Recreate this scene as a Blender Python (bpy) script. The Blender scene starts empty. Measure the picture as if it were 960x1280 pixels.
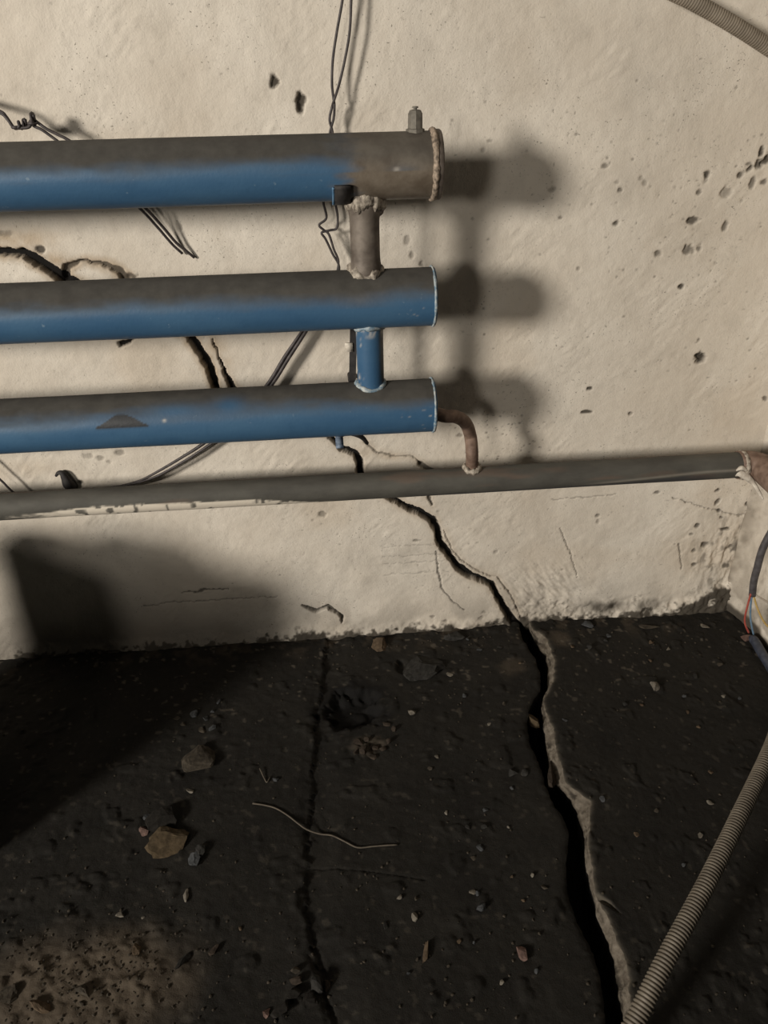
import bpy, math, random
import numpy as np
from mathutils import Vector, Matrix

random.seed(7)
C = bpy.context.scene.collection
SC = bpy.context.scene
PI = math.pi

# ------------------------------------------------------------------ camera
H = 1.354                      # lens height above the floor
WY = 1.638                     # wall plane
PY = 1.438                     # plane of the pipe axes
XR_WALL = 1.106                # right wall
F = 960.0
TH, RO, PS = 0.535, -0.0205, 0.0749
fw = np.array([math.sin(PS)*math.cos(TH), math.cos(PS)*math.cos(TH), -math.sin(TH)])
r0 = np.array([math.cos(PS), -math.sin(PS), 0.0]); u0 = np.cross(r0, fw)
rt = r0*math.cos(RO)+u0*math.sin(RO); up = -r0*math.sin(RO)+u0*math.cos(RO)
cam = bpy.data.cameras.new('camera'); co = bpy.data.objects.new('camera', cam); C.objects.link(co)
cam.sensor_fit = 'HORIZONTAL'; cam.sensor_width = 36; cam.lens = 36.0
cam.clip_start = 0.01
m = Matrix.Identity(4)
for i in range(3):
    m[i][0] = rt[i]; m[i][1] = up[i]; m[i][2] = -fw[i]
m[2][3] = H
co.matrix_world = m
SC.camera = co

# ------------------------------------------------------------------ world, lamps, exposure
w = bpy.data.worlds.new('world'); SC.world = w; w.use_nodes = True
bg = w.node_tree.nodes['Background']; bg.inputs[0].default_value = (1.0, 0.97, 0.88, 1); bg.inputs[1].default_value = 0.022
SC.view_settings.view_transform = 'Standard'; SC.view_settings.look = 'None'
SC.view_settings.exposure = 0.0; SC.view_settings.gamma = 1.0

def lamp(name, loc, target, power, size, col, kind='AREA'):
    l = bpy.data.lights.new(name, kind); l.energy = power; l.color = col
    if kind == 'AREA': l.shape = 'DISK'; l.size = size
    else: l.shadow_soft_size = size/2
    o = bpy.data.objects.new(name, l); C.objects.link(o); o.location = loc
    o.rotation_euler = (Vector(target)-Vector(loc)).to_track_quat('-Z', 'Y').to_euler()
    return o
lamp('work_lamp', (-4.70, -2.76, 2.36), (0.1, 1.6, 0.9), 425, 1.0, (1.0, 0.94, 0.85))
hl_ = lamp('hand_lamp', (-1.55, -1.86, 1.70), (0.35, 1.6, 1.25), 100, 0.4, (1.0, 0.94, 0.85), 'SPOT')
hl_.data.spot_size = math.radians(62); hl_.data.spot_blend = 1.0

# ------------------------------------------------------------------ picking points on the real planes
def ray(px, py):
    return fw+rt*((px-480)/F)-up*((py-640)/F)
def W(px, py, y=WY):                 # point on a vertical plane parallel to the wall
    q = ray(px, py)*(1/ray(px, py)[1]*y); return (q[0], q[1], q[2]+H)
def G(px, py, z=0.0):                # point on a level plane
    q = ray(px, py); q = q*((z-H)/q[2]); return (q[0], q[1], z)

# ------------------------------------------------------------------ noise
def _h(ix, iy, s):
    n = (ix.astype(np.int64)*374761393+iy.astype(np.int64)*668265263+s*1442695041) & 0xffffffff
    n = ((n ^ (n >> 13))*1274126177) & 0xffffffff
    return ((n ^ (n >> 16)) & 0xffff)/65535.0
def vn(x, y, s=0):
    x = np.asarray(x, float); y = np.asarray(y, float)
    ix = np.floor(x); iy = np.floor(y); fx = x-ix; fy = y-iy
    fx = fx*fx*fx*(fx*(fx*6-15)+10); fy = fy*fy*fy*(fy*(fy*6-15)+10)
    a = _h(ix, iy, s); b = _h(ix+1, iy, s); c = _h(ix, iy+1, s); d = _h(ix+1, iy+1, s)
    return (a*(1-fx)+b*fx)*(1-fy)+(c*(1-fx)+d*fx)*fy
def fbm(x, y, o=4, s=0):
    t = 0; a = 1; n = 0
    for i in range(o):
        t = t+a*(vn(x*2**i, y*2**i, s+i*17)-0.5); n += a; a *= 0.5
    return t/n*2
def ss(a, b, x):
    t = np.clip((x-a)/(b-a), 0, 1); return t*t*(3-2*t)
def poly_dist(X, Y, pts, wid, pad=0.05):
    """distance to a polyline, and half width there; side >0 on its right hand (x greater)"""
    D = np.full(X.shape, 9.0); HW = np.full(X.shape, 0.001); S = np.zeros(X.shape)
    for i in range(len(pts)-1):
        (x0, y0), (x1, y1) = pts[i], pts[i+1]
        k = (X > min(x0, x1)-pad) & (X < max(x0, x1)+pad) & (Y > min(y0, y1)-pad) & (Y < max(y0, y1)+pad)
        if not k.any(): continue
        dx, dy = x1-x0, y1-y0; L2 = dx*dx+dy*dy+1e-12
        t = np.clip(((X[k]-x0)*dx+(Y[k]-y0)*dy)/L2, 0, 1)
        ex = X[k]-x0-t*dx; ey = Y[k]-y0-t*dy
        d = np.hypot(ex, ey); hw = wid[i]*(1-t)+wid[i+1]*t
        cur = D[k]; b = d < cur
        cur[b] = d[b]; D[k] = cur
        c2 = HW[k]; c2[b] = hw[b]; HW[k] = c2
        c3 = S[k]; c3[b] = np.sign(ex*dy-ey*dx)[b]; S[k] = c3
    return D, HW, S

# ------------------------------------------------------------------ object helpers
ORG = {}
def thing(name, loc, label, cat, group=None):
    o = bpy.data.objects.new(name, None); C.objects.link(o); o.location = loc; o.empty_display_size = 0.05
    ORG[o.name] = tuple(loc)
    tag(o, label, cat, group); return o
def tag(o, label=None, cat=None, group=None, kind=None):
    if label: o['label'] = label
    if cat: o['category'] = cat
    if group: o['group'] = group
    if kind: o['kind'] = kind
    return o
def obj(name, geo, mat, parent=None, loc=None, smooth=True, attrs=None):
    """geo = (verts, faces) in world coordinates -> ONE mesh object"""
    v, f = geo
    v = np.asarray(v, float)
    o0 = np.array(ORG[parent.name] if parent is not None else (loc if loc is not None else (0, 0, 0)), float)
    me = bpy.data.meshes.new(name)
    if isinstance(f, np.ndarray) and f.ndim == 2:
        n = f.shape[1]
        me.vertices.add(len(v)); me.vertices.foreach_set('co', (v-o0).ravel())
        me.loops.add(f.size); me.loops.foreach_set('vertex_index', f.ravel().astype(np.int32))
        me.polygons.add(len(f)); me.polygons.foreach_set('loop_start', np.arange(0, f.size, n, dtype=np.int32))
        me.update(calc_edges=True)
    else:
        me.from_pydata([tuple(q) for q in (v-o0)], [], f)
    me.polygons.foreach_set('use_smooth', [smooth]*len(me.polygons))
    for k, a in (attrs or {}).items():
        at = me.attributes.new(k, 'FLOAT', 'POINT'); at.data.foreach_set('value', np.asarray(a, np.float32).ravel())
    me.materials.append(mat); me.update()
    o = bpy.data.objects.new(name, me); C.objects.link(o)
    if parent is not None:
        o.parent = parent
        if parent.type == 'EMPTY' or parent.name in ORG: pass
    else:
        o.location = tuple(o0)
    ORG[o.name] = tuple(o0)
    return o
def grid(nu, nv):
    i = np.arange(nu-1)[:, None]*nv+np.arange(nv-1)[None, :]
    i = i.ravel(); return np.stack([i, i+nv, i+nv+1, i+1], 1)
def join(*geos):
    V = []; Fc = []; n = 0
    for v, f in geos:
        V += [tuple(q) for q in v]; Fc += [tuple(int(i)+n for i in q) for q in f]; n += len(v)
    return V, Fc
def spline(pts, n=8):
    p = [np.array(q, float) for q in pts]; p = [2*p[0]-p[1]]+p+[2*p[-1]-p[-2]]; out = []
    for i in range(1, len(p)-2):
        for k in range(n):
            t = k/n
            out.append(0.5*((2*p[i])+(-p[i-1]+p[i+1])*t+(2*p[i-1]-5*p[i]+4*p[i+1]-p[i+2])*t*t+(-p[i-1]+3*p[i]-3*p[i+1]+p[i+2])*t**3))
    out.append(p[-2]); return out
def tube(pts, r, seg=10, cap=True):
    pts = [np.array(q, float) for q in pts]; n = len(pts)
    R = r if hasattr(r, '__len__') else [r]*n
    T = [pts[min(i+1, n-1)]-pts[max(i-1, 0)] for i in range(n)]; T = [t/(np.linalg.norm(t)+1e-12) for t in T]
    a = np.array([0, 0, 1.0]) if abs(T[0][2]) < 0.9 else np.array([1.0, 0, 0])
    N = np.cross(T[0], a); N /= np.linalg.norm(N); V = []; Fc = []
    for i in range(n):
        N = N-T[i]*np.dot(N, T[i]); N /= np.linalg.norm(N); B = np.cross(T[i], N)
        for k in range(seg):
            an = 2*PI*k/seg; V.append(tuple(pts[i]+R[i]*(math.cos(an)*N+math.sin(an)*B)))
    for i in range(n-1):
        for k in range(seg):
            k2 = (k+1) % seg; Fc.append((i*seg+k, i*seg+k2, (i+1)*seg+k2, (i+1)*seg+k))
    if cap:
        Fc.append(tuple(range(seg-1, -1, -1))); Fc.append(tuple((n-1)*seg+k for k in range(seg)))
    return V, Fc
def strand_r(pts, keys, n=6, seg=8):
    q = spline(pts, n); k = np.linspace(0, len(keys)-1, len(q)); return tube(q, list(np.interp(k, np.arange(len(keys)), keys)), seg)
def ring(c, axis, R, r, amp=0.3, seg=40, sm=8, seed=0, squash=1.0, zs=None):
    """lumpy weld bead: a torus about axis 'x' or 'z'; zs(angle) lifts it along the axis"""
    rg = random.Random(seed); th_ = np.linspace(0, 2*PI, seg, endpoint=False); lum = list(1+amp*(1.4*fbm(3+2.2*np.cos(th_)*R/0.027+seed, 3+2.2*np.sin(th_)*R/0.027, 3, seed)))
    V = []; Fc = []
    for i in range(seg):
        a = 2*PI*i/seg; rr = r*(lum[i]*0.6+lum[(i+1) % seg]*0.4); off = zs(a) if zs else 0.0
        for k in range(sm):
            b = 2*PI*k/sm; r3 = rr*(1+amp*0.5*(rg.random()-0.5)); q = R+r3*math.cos(b); h = r3*math.sin(b)*squash+off
            if axis == 'x': V.append((c[0]+h, c[1]+q*math.cos(a), c[2]+q*math.sin(a)))
            else: V.append((c[0]+q*math.cos(a), c[1]+q*math.sin(a), c[2]+h))
    for i in range(seg):
        for k in range(sm):
            i2 = (i+1) % seg; k2 = (k+1) % sm
            Fc.append((i*sm+k, i2*sm+k, i2*sm+k2, i*sm+k2))
    return V, Fc
def box(c, s, rz=0, bev=0.0):
    x, y, z = [q/2 for q in s]; V = []; ca, sa = math.cos(rz), math.sin(rz)
    for dz in (-z, z):
        for dx, dy in ((-x, -y), (x, -y), (x, y), (-x, y)):
            V.append((c[0]+dx*ca-dy*sa, c[1]+dx*sa+dy*ca, c[2]+dz))
    return V, [(3, 2, 1, 0), (4, 5, 6, 7), (0, 1, 5, 4), (1, 2, 6, 5), (2, 3, 7, 6), (3, 0, 4, 7)]

# ------------------------------------------------------------------ materials
class M:
    def __init__(s, name, rough=0.8, spec=0.3, metal=0.0):
        s.m = bpy.data.materials.new(name); s.m.use_nodes = True; s.t = s.m.node_tree
        s.b = s.t.nodes['Principled BSDF']; s.b.inputs['Roughness'].default_value = rough
        s.b.inputs['Specular IOR Level'].default_value = spec; s.b.inputs['Metallic'].default_value = metal
        s.tc = s.t.nodes.new('ShaderNodeTexCoord')
    def lk(s, a, b): s.t.links.new(a, b)
    def attr(s, n):
        a = s.t.nodes.new('ShaderNodeAttribute'); a.attribute_name = n; return a.outputs['Fac']
    def noise(s, scale, det=4, rough=0.55, sc=(1, 1, 1), rot=(0, 0, 0)):
        mp = s.t.nodes.new('ShaderNodeMapping'); mp.inputs['Scale'].default_value = sc; mp.inputs['Rotation'].default_value = rot
        s.lk(s.tc.outputs['Object'], mp.inputs[0])
        n = s.t.nodes.new('ShaderNodeTexNoise'); n.inputs['Scale'].default_value = scale; n.inputs['Detail'].default_value = det
        n.inputs['Roughness'].default_value = rough; s.lk(mp.outputs[0], n.inputs['Vector']); return n.outputs['Fac']
    def rng(s, f, a, b, c=0.0, d=1.0):
        r = s.t.nodes.new('ShaderNodeMapRange'); r.inputs[1].default_value = a; r.inputs[2].default_value = b
        r.inputs[3].default_value = c; r.inputs[4].default_value = d; s.lk(f, r.inputs[0]); return r.outputs[0]
    def mul(s, a, b, op='MULTIPLY'):
        n = s.t.nodes.new('ShaderNodeMath'); n.operation = op
        for i, q in enumerate((a, b)):
            if isinstance(q, (int, float)): n.inputs[i].default_value = q
            else: s.lk(q, n.inputs[i])
        return n.outputs[0]
    def mix(s, f, a, b):
        n = s.t.nodes.new('ShaderNodeMix'); n.data_type = 'RGBA'
        if isinstance(f, (int, float)): n.inputs[0].default_value = f
        else: s.lk(f, n.inputs[0])
        for i, q in ((6, a), (7, b)):
            if isinstance(q, tuple): n.inputs[i].default_value = (*q, 1)
            else: s.lk(q, n.inputs[i])
        return n.outputs[2]
    def col(s, c):
        if isinstance(c, tuple): s.b.inputs['Base Color'].default_value = (*c, 1)
        else: s.lk(c, s.b.inputs['Base Color'])
        return s
    def bump(s, f, dist=0.002, st=1.0):
        n = s.t.nodes.new('ShaderNodeBump'); n.inputs['Distance'].default_value = dist; n.inputs['Strength'].default_value = st
        s.lk(f, n.inputs['Height'])
        if s.b.inputs['Normal'].is_linked: s.lk(s.b.inputs['Normal'].links[0].from_socket, n.inputs['Normal'])
        s.lk(n.outputs[0], s.b.inputs['Normal']); return s
def simple(name, a, b, scale=60, rough=0.8, spec=0.3, metal=0.0, bump=0.001, det=4):
    q = M(name, rough, spec, metal); n = q.noise(scale, det)
    q.col(q.mix(q.rng(n, 0.35, 0.65), a, b))
    if bump: q.bump(n, bump)
    return q.m

# plaster
q = M('plaster', 0.92, 0.15)
c = q.mix(q.rng(q.noise(3.0, 5, 0.6), 0.38, 0.64), (0.595, 0.530, 0.445), (0.680, 0.620, 0.535))
c = q.mix(q.mul(q.rng(q.noise(14, 6, 0.65), 0.52, 0.74), 0.42), c, (0.45, 0.40, 0.335))
c = q.mix(q.mul(q.rng(q.noise(120, 3, 0.6), 0.60, 0.74), 0.30), c, (0.36, 0.32, 0.27))
c = q.mix(q.mul(q.mul(q.rng(q.noise(230, 2, 0.5), 0.66, 0.72), q.rng(q.noise(6, 3, 0.6), 0.46, 0.60)), 0.75), c, (0.14, 0.125, 0.10))
c = q.mix(q.mul(q.attr('warm'), 0.8), c, (0.36, 0.25, 0.14))
c = q.mix(q.attr('dirt_shade'), c, (0.070, 0.060, 0.048))
c = q.mix(q.attr('crack'), c, (0.010, 0.009, 0.008))
q.col(c); q.bump(q.noise(45, 6, 0.7), 0.0025, 0.45); q.bump(q.noise(260, 3, 0.6), 0.0012, 0.6)
PLASTER = q.m
# sooty floor
q = M('sooty_floor', 0.85, 0.22)
c = q.mix(q.rng(q.noise(7, 6, 0.65), 0.35, 0.68), (0.0092, 0.0081, 0.0065), (0.0165, 0.0145, 0.0115))
c = q.mix(q.mul(q.rng(q.noise(90, 4, 0.6), 0.60, 0.74), 0.5), c, (0.038, 0.033, 0.026))
c = q.mix(q.attr('sand'), c, (0.088, 0.068, 0.048))
c = q.mix(q.attr('pale'), c, (0.115, 0.098, 0.076))
c = q.mix(q.attr('soot'), c, (0.0035, 0.003, 0.0027))
q.col(c); q.bump(q.noise(80, 7, 0.75), 0.003, 0.7); q.bump(q.noise(420, 3, 0.7), 0.0010, 0.7)
FLOOR = q.m
q = M('broken_concrete', 0.95, 0.1)
n = q.noise(55, 6, 0.7)
c = q.mix(q.rng(n, 0.35, 0.68), (0.085, 0.070, 0.054), (0.190, 0.163, 0.130))
c = q.mix(q.attr('soot'), c, (0.012, 0.010, 0.008))
q.col(c); q.bump(n, 0.006, 0.8); BROKEN = q.m
# pipe paint
q = M('blue_pipe_paint', 0.55, 0.35)
n = q.noise(30, 5, 0.6); n2 = q.noise(9, 4, 0.6, (0.35, 1, 1))
c = q.mix(q.rng(n2, 0.35, 0.68), (0.036, 0.094, 0.178), (0.056, 0.126, 0.212))
c = q.mix(q.mul(q.rng(n, 0.55, 0.75), 0.35), c, (0.030, 0.080, 0.150))
c = q.mix(q.mul(q.rng(q.noise(70, 3), 0.70, 0.76), 0.35), c, (0.25, 0.32, 0.37))
burn = q.mix(q.rng(n, 0.35, 0.65), (0.105, 0.082, 0.060), (0.175, 0.145, 0.112))
c = q.mix(q.attr('burn'), c, burn)
dust = q.mix(q.rng(n, 0.35, 0.65), (0.052, 0.048, 0.042), (0.074, 0.069, 0.060))
c = q.mix(q.attr('dust'), c, dust)
c = q.mix(q.attr('chip'), c, (0.024, 0.023, 0.022))
c = q.mix(q.attr('pale'), c, (0.55, 0.50, 0.43))
q.col(c); q.bump(q.noise(150, 3), 0.0006, 0.5)
rg = q.mix(q.attr('dust'), (0.42, 0.42, 0.42), (0.95, 0.95, 0.95)); q.lk(rg, q.b.inputs['Roughness']); PIPE = q.m
GREY = M('grey_supply_paint', 0.7, 0.3)
q = GREY; n = q.noise(25, 5, 0.6, (0.4, 1, 1))
c = q.mix(q.rng(n, 0.35, 0.65), (0.062, 0.058, 0.050), (0.092, 0.087, 0.074))
c = q.mix(q.attr('pale'), c, (0.66, 0.59, 0.49)); c = q.mix(q.attr('chip'), c, (0.045, 0.045, 0.048))
c = q.mix(q.attr('burn'), c, (0.16, 0.10, 0.07))
q.col(c); q.bump(q.noise(120, 4), 0.001, 0.5); GREY = q.m
BARE = simple('scorched_bare_steel', (0.075, 0.058, 0.047), (0.19, 0.160, 0.132), 30, 0.6, 0.4, 0.25)
RUST = simple('brown_rusty_steel', (0.12, 0.075, 0.055), (0.24, 0.165, 0.125), 50, 0.65, 0.35, 0.1)
WELD = simple('pale_weld_slag', (0.14, 0.115, 0.092), (0.50, 0.44, 0.36), 120, 0.6, 0.4, 0.1, 0.002)
WELDB = simple('pale_blue_weld', (0.12, 0.20, 0.27), (0.45, 0.47, 0.45), 120, 0.6, 0.4, 0.0, 0.0015)
WELDW = simple('brown_weld_ring', (0.12, 0.095, 0.072), (0.42, 0.33, 0.25), 140, 0.7, 0.3, 0.0, 0.002)
LIME = simple('whitewash_lump', (0.40, 0.35, 0.29), (0.68, 0.62, 0.53), 80, 0.9, 0.2, 0.0, 0.002)
BRASS = simple('dusty_vent_metal', (0.115, 0.105, 0.088), (0.20, 0.18, 0.15), 80, 0.7, 0.35, 0.2)
DARKST = simple('black_bracket_steel', (0.020, 0.018, 0.018), (0.042, 0.038, 0.036), 60, 0.7, 0.3)
WIRE = simple('dark_wire', (0.030, 0.024, 0.024), (0.070, 0.058, 0.056), 90, 0.55, 0.4, 0.0, 0.0)
CABLE = simple('black_cable_sheath', (0.045, 0.040, 0.042), (0.085, 0.078, 0.080), 60, 0.55, 0.4, 0.0, 0.0005)
HOSE = simple('corrugated_grey_hose', (0.105, 0.087, 0.066), (0.165, 0.140, 0.108), 35, 0.6, 0.35, 0.1, 0.0)
HOSE2 = simple('corrugated_beige_conduit', (0.175, 0.145, 0.110), (0.245, 0.205, 0.158), 35, 0.7, 0.3, 0.0, 0.0)
REDW = simple('red_insulation', (0.30, 0.055, 0.040), (0.38, 0.09, 0.065), 80, 0.5, 0.4, 0.0, 0.0)
BLUEW = simple('blue_insulation', (0.10, 0.17, 0.25), (0.16, 0.24, 0.32), 80, 0.5, 0.4, 0.0, 0.0)
YELW = simple('yellow_insulation', (0.48, 0.32, 0.10), (0.56, 0.40, 0.16), 80, 0.5, 0.4, 0.0, 0.0)
WHTW = simple('white_insulation', (0.40, 0.34, 0.28), (0.52, 0.46, 0.38), 80, 0.5, 0.4, 0.0, 0.0)
TAPE = simple('blue_black_tape', (0.022, 0.026, 0.040), (0.050, 0.058, 0.080), 70, 0.45, 0.5, 0.0, 0.001)
def stone_mat(n, a): return simple(n, tuple(k*0.22 for k in a), tuple(k*0.42 for k in a), 90, 0.92, 0.15, 0, 0.002)
ST = {k: stone_mat(k+'_stone', v) for k, v in {
    'grey': (0.085, 0.080, 0.072), 'dark': (0.050, 0.044, 0.037), 'tan': (0.24, 0.17, 0.11), 'ochre': (0.20, 0.145, 0.085),
    'greytan': (0.145, 0.120, 0.090), 'bluegrey': (0.16, 0.165, 0.17), 'pale': (0.42, 0.37, 0.30), 'pink': (0.36, 0.23, 0.19), 'soot': (0.038, 0.033, 0.028), 'brown': (0.11, 0.083, 0.062)}.items()}
TWIG = simple('pale_root', (0.075, 0.062, 0.048), (0.11, 0.092, 0.070), 60, 0.9, 0.2, 0, 0.0)

# ------------------------------------------------------------------ WALL (back)
def axis(segs):
    out = []
    for a, b, st in segs: out.append(np.arange(a, b-1e-9, st))
    out.append(np.array([segs[-1][1]])); return np.concatenate(out)
xs = axis([(-3.0, -1.0, 0.05), (-1.0, XR_WALL, 0.0025)])
zs = axis([(-0.14, -0.02, 0.02), (-0.02, 1.49, 0.0025), (1.49, 2.7, 0.05)])
X, Z = np.meshgrid(xs, zs, indexing='ij')
X = X.ravel(); Z = Z.ravel()
h = 0.0060*fbm(X*3.2, Z*3.2, 3, 1)+0.0013*fbm(X*17, Z*17, 3, 5)+0.0006*fbm(X*60+3*vn(X*9, Z*9, 3), Z*60, 3, 9)
h += 0.0012*ss(0.1, 0.5, fbm(X*9, Z*9, 3, 12))*fbm((X+Z)*18, (X-Z)*60, 3, 14)          # trowel strokes
warm = 0.55*ss(0.15, 0.6, fbm(X*5, Z*5, 4, 31))*0.35
dirt_shade = np.zeros(X.shape); crack = np.zeros(X.shape)
def wp(pts): return [W(*p)[::2] for p in pts]
def wall_crack(pts, wid, depth, lip=0.0, stain=0.0, dark=1.0, jag=0.002):
    global h, crack, warm, dirt_shade
    p = wp(pts); k = 1.70/960
    jx = X+jag*2*fbm(X*70, Z*70, 3, 41); jz = Z+jag*2*fbm(X*70+9, Z*70+5, 3, 43)
    D, HW, S = poly_dist(jx, jz, p, [q*k/2*(1.15 if q > 5 else 1.0) for q in wid], 0.12)
    ins = 1-ss(0.75, 1.25, D/HW)
    h = h-depth*ins
    crack = np.maximum(crack, dark*(1-ss(0.7, 1.15, D/HW)))
    near = 1-ss(1.0, 1.0+0.020/np.maximum(HW, 1e-4)*0.9, D/HW)
    if lip: h = h+lip*(S*np.sign(lip) > 0)*np.exp(-np.maximum(D-HW, 0)/0.05)*(1-ins)*abs(1)
    if stain: warm = np.maximum(warm, stain*near*(0.5+0.5*vn(X*60, Z*60, 44))); dirt_shade = np.maximum(dirt_shade, 0.25*stain*near*vn(X*150, Z*150, 46))
# the long diagonal crack, from the left edge down to the floor
wall_crack([(-420, 250), (-250, 290), (-120, 300), (-40, 318), (0, 314), (30, 317), (55, 331), (78, 348), (150, 378), (235, 418), (250, 440), (262, 460), (270, 486)], [3, 5, 7, 7, 7, 8, 10, 11, 9, 8, 10, 9, 7], 0.020, 0.0, 0.9)
wall_crack([(266, 424), (274, 448), (282, 467), (293, 490)], [1, 2, 5, 11], 0.012, 0.0, 0.6)
wall_crack([(80, 345), (84, 334), (100, 326), (125, 329), (148, 338), (156, 348)], [9, 6, 3, 4, 8, 10], 0.010, 0.0, 0.8, 0.8)
wall_crack([(150, 431), (158, 428), (170, 423)], [6, 5, 3], 0.010)
wall_crack([(270, 486), (340, 520), (410, 543), (428, 560), (444, 566), (449, 578), (452, 595), (470, 612), (490, 625)], [6, 5, 6, 6, 7, 9, 9, 7, 6], 0.018, 0.0, 0.25)
wall_crack([(484, 622), (508, 634), (527, 642), (541, 651), (547, 663), (550, 680), (562, 695), (572, 709), (588, 720), (604, 725), (615, 731), (622, 746), (633, 764), (644, 778), (655, 792)],
           [4, 8, 8, 9, 9, 8, 8, 9, 9, 7, 8, 8, 9, 10, 12], 0.022, -0.004, 0.35)
wall_crack([(536, 622), (541, 632)], [5, 3], 0.006, 0, 0.3, 0.8)
wall_crack([(525, 580), (540, 590)], [6, 7], 0.007, 0, 0.3, 0.75)
wall_crack([(456, 552), (470, 565), (490, 570), (515, 571), (528, 582)], [3, 2.5, 2.5, 2, 2], 0.004, 0, 0.4, 0.6)
wall_crack([(545, 690), (548, 715), (552, 735), (565, 750), (580, 762)], [1.8, 2, 2.4, 1.8, 1.5], 0.003, 0, 0, 0.7)
wall_crack([(555, 664), (566, 690), (576, 700), (600, 716), (622, 722), (640, 746), (650, 770)], [1.5, 2, 2, 2.5, 2, 2, 2], 0.005, 0.0, 0.3, 0.45)
wall_crack([(700, 660), (712, 690), (722, 722)], [1.6, 1.8, 1.5], 0.003, 0, 0, 0.5)
wall_crack([(849, 680), (852, 712)], [2.0, 1.8], 0.003, 0, 0, 0.6)
wall_crack([(378, 757), (396, 764), (410, 758), (420, 766), (429, 772), (427, 778)], [3, 7, 6, 5, 5, 3], 0.012, 0, 0, 0.8)
wall_crack([(690, 625), (730, 622), (770, 618)], [1.5, 1.8, 1.4], 0.002, 0, 0, 0.45)
wall_crack([(840, 622), (880, 634), (925, 645), (945, 640)], [1.5, 1.5, 2, 2], 0.004, 0, 0, 0.45)
wall_crack([(228, 742), (255, 738), (285, 736)], [2, 4, 2], 0.003, 0, 0, 0.7, 0.003)
wall_crack([(180, 758), (230, 752), (290, 749), (345, 746)], [1.5, 2, 2, 1.5], 0.002, 0, 0, 0.5, 0.003)
for r_ in (682, 694, 703, 716): wall_crack([(478, r_+2), (520, r_), (562, r_-3)], [1, 1.8, 1], 0.001, 0, 0, 0.28, 0.003)
# raised flake to the right of the main crack, scraped plaster by the right corner, low ridge near the foot
px = lambda x, y: W(x, y)[::2]
def blob(cx, cy, rx, ry, ang=0.0):
    a, b = px(cx, cy); k = 1.70/960; u = X-a; v = Z-b; ca, sa = math.cos(ang), math.sin(ang)
    return np.exp(-(((u*ca+v*sa)/(rx*k))**2+((-u*sa+v*ca)/(ry*k))**2))
sc = blob(680, 735, 60, 45); h += sc*0.006*fbm((X-Z)*22, (X+Z)*95, 4, 51)
sc = blob(905, 700, 45, 70); h += sc*(0.008*fbm(X*60, Z*24, 4, 53)-0.003); dirt_shade = np.maximum(dirt_shade, 0.9*sc*ss(0.05, 0.5, fbm(X*60, Z*34, 4, 54)))
sc = blob(905, 585, 40, 45); h += sc*0.004
# foot of the wall: soot line, ragged; painted shade at the left
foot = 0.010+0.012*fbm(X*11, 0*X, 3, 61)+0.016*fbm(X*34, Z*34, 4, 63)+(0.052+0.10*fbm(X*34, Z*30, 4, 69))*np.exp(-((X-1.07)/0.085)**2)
fd = 1-ss(-0.008, 0.012, Z-foot-0.022*fbm(X*80, Z*80, 4, 64)); dirt_shade = np.maximum(dirt_shade, fd)
foot_shade = 0.78*(1-ss(-0.02, 0.27, Z-0.05*fbm(X*7, Z*7, 4, 60)))*(1-ss(-0.30, -0.02, X)); dirt_shade = np.maximum(dirt_shade, foot_shade)  # lower left wall darkened in colour to deepen the cast shadow there
sm = (1-ss(0.0, 0.16, Z-foot))*ss(-0.1, 0.4, fbm(X*12, Z*8, 4, 65)); dirt_shade = np.maximum(dirt_shade, sm*0.36)
cr = (1-ss(0.03, 0.09, Z-0.03*fbm(X*9, 0*X, 3, 68)))*ss(0.35, 0.55, X); h += cr*0.006*fbm(X*62, Z*62, 4, 66); dirt_shade = np.maximum(dirt_shade, cr*0.6*ss(0.18, 0.5, fbm(X*75, Z*75, 4, 66)*-1))
h += 0.005*(1-ss(0, 0.035, Z))*fbm(X*38, Z*38, 3, 67)+0.012*(1-ss(-0.02, 0.03, Z-foot))
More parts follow.
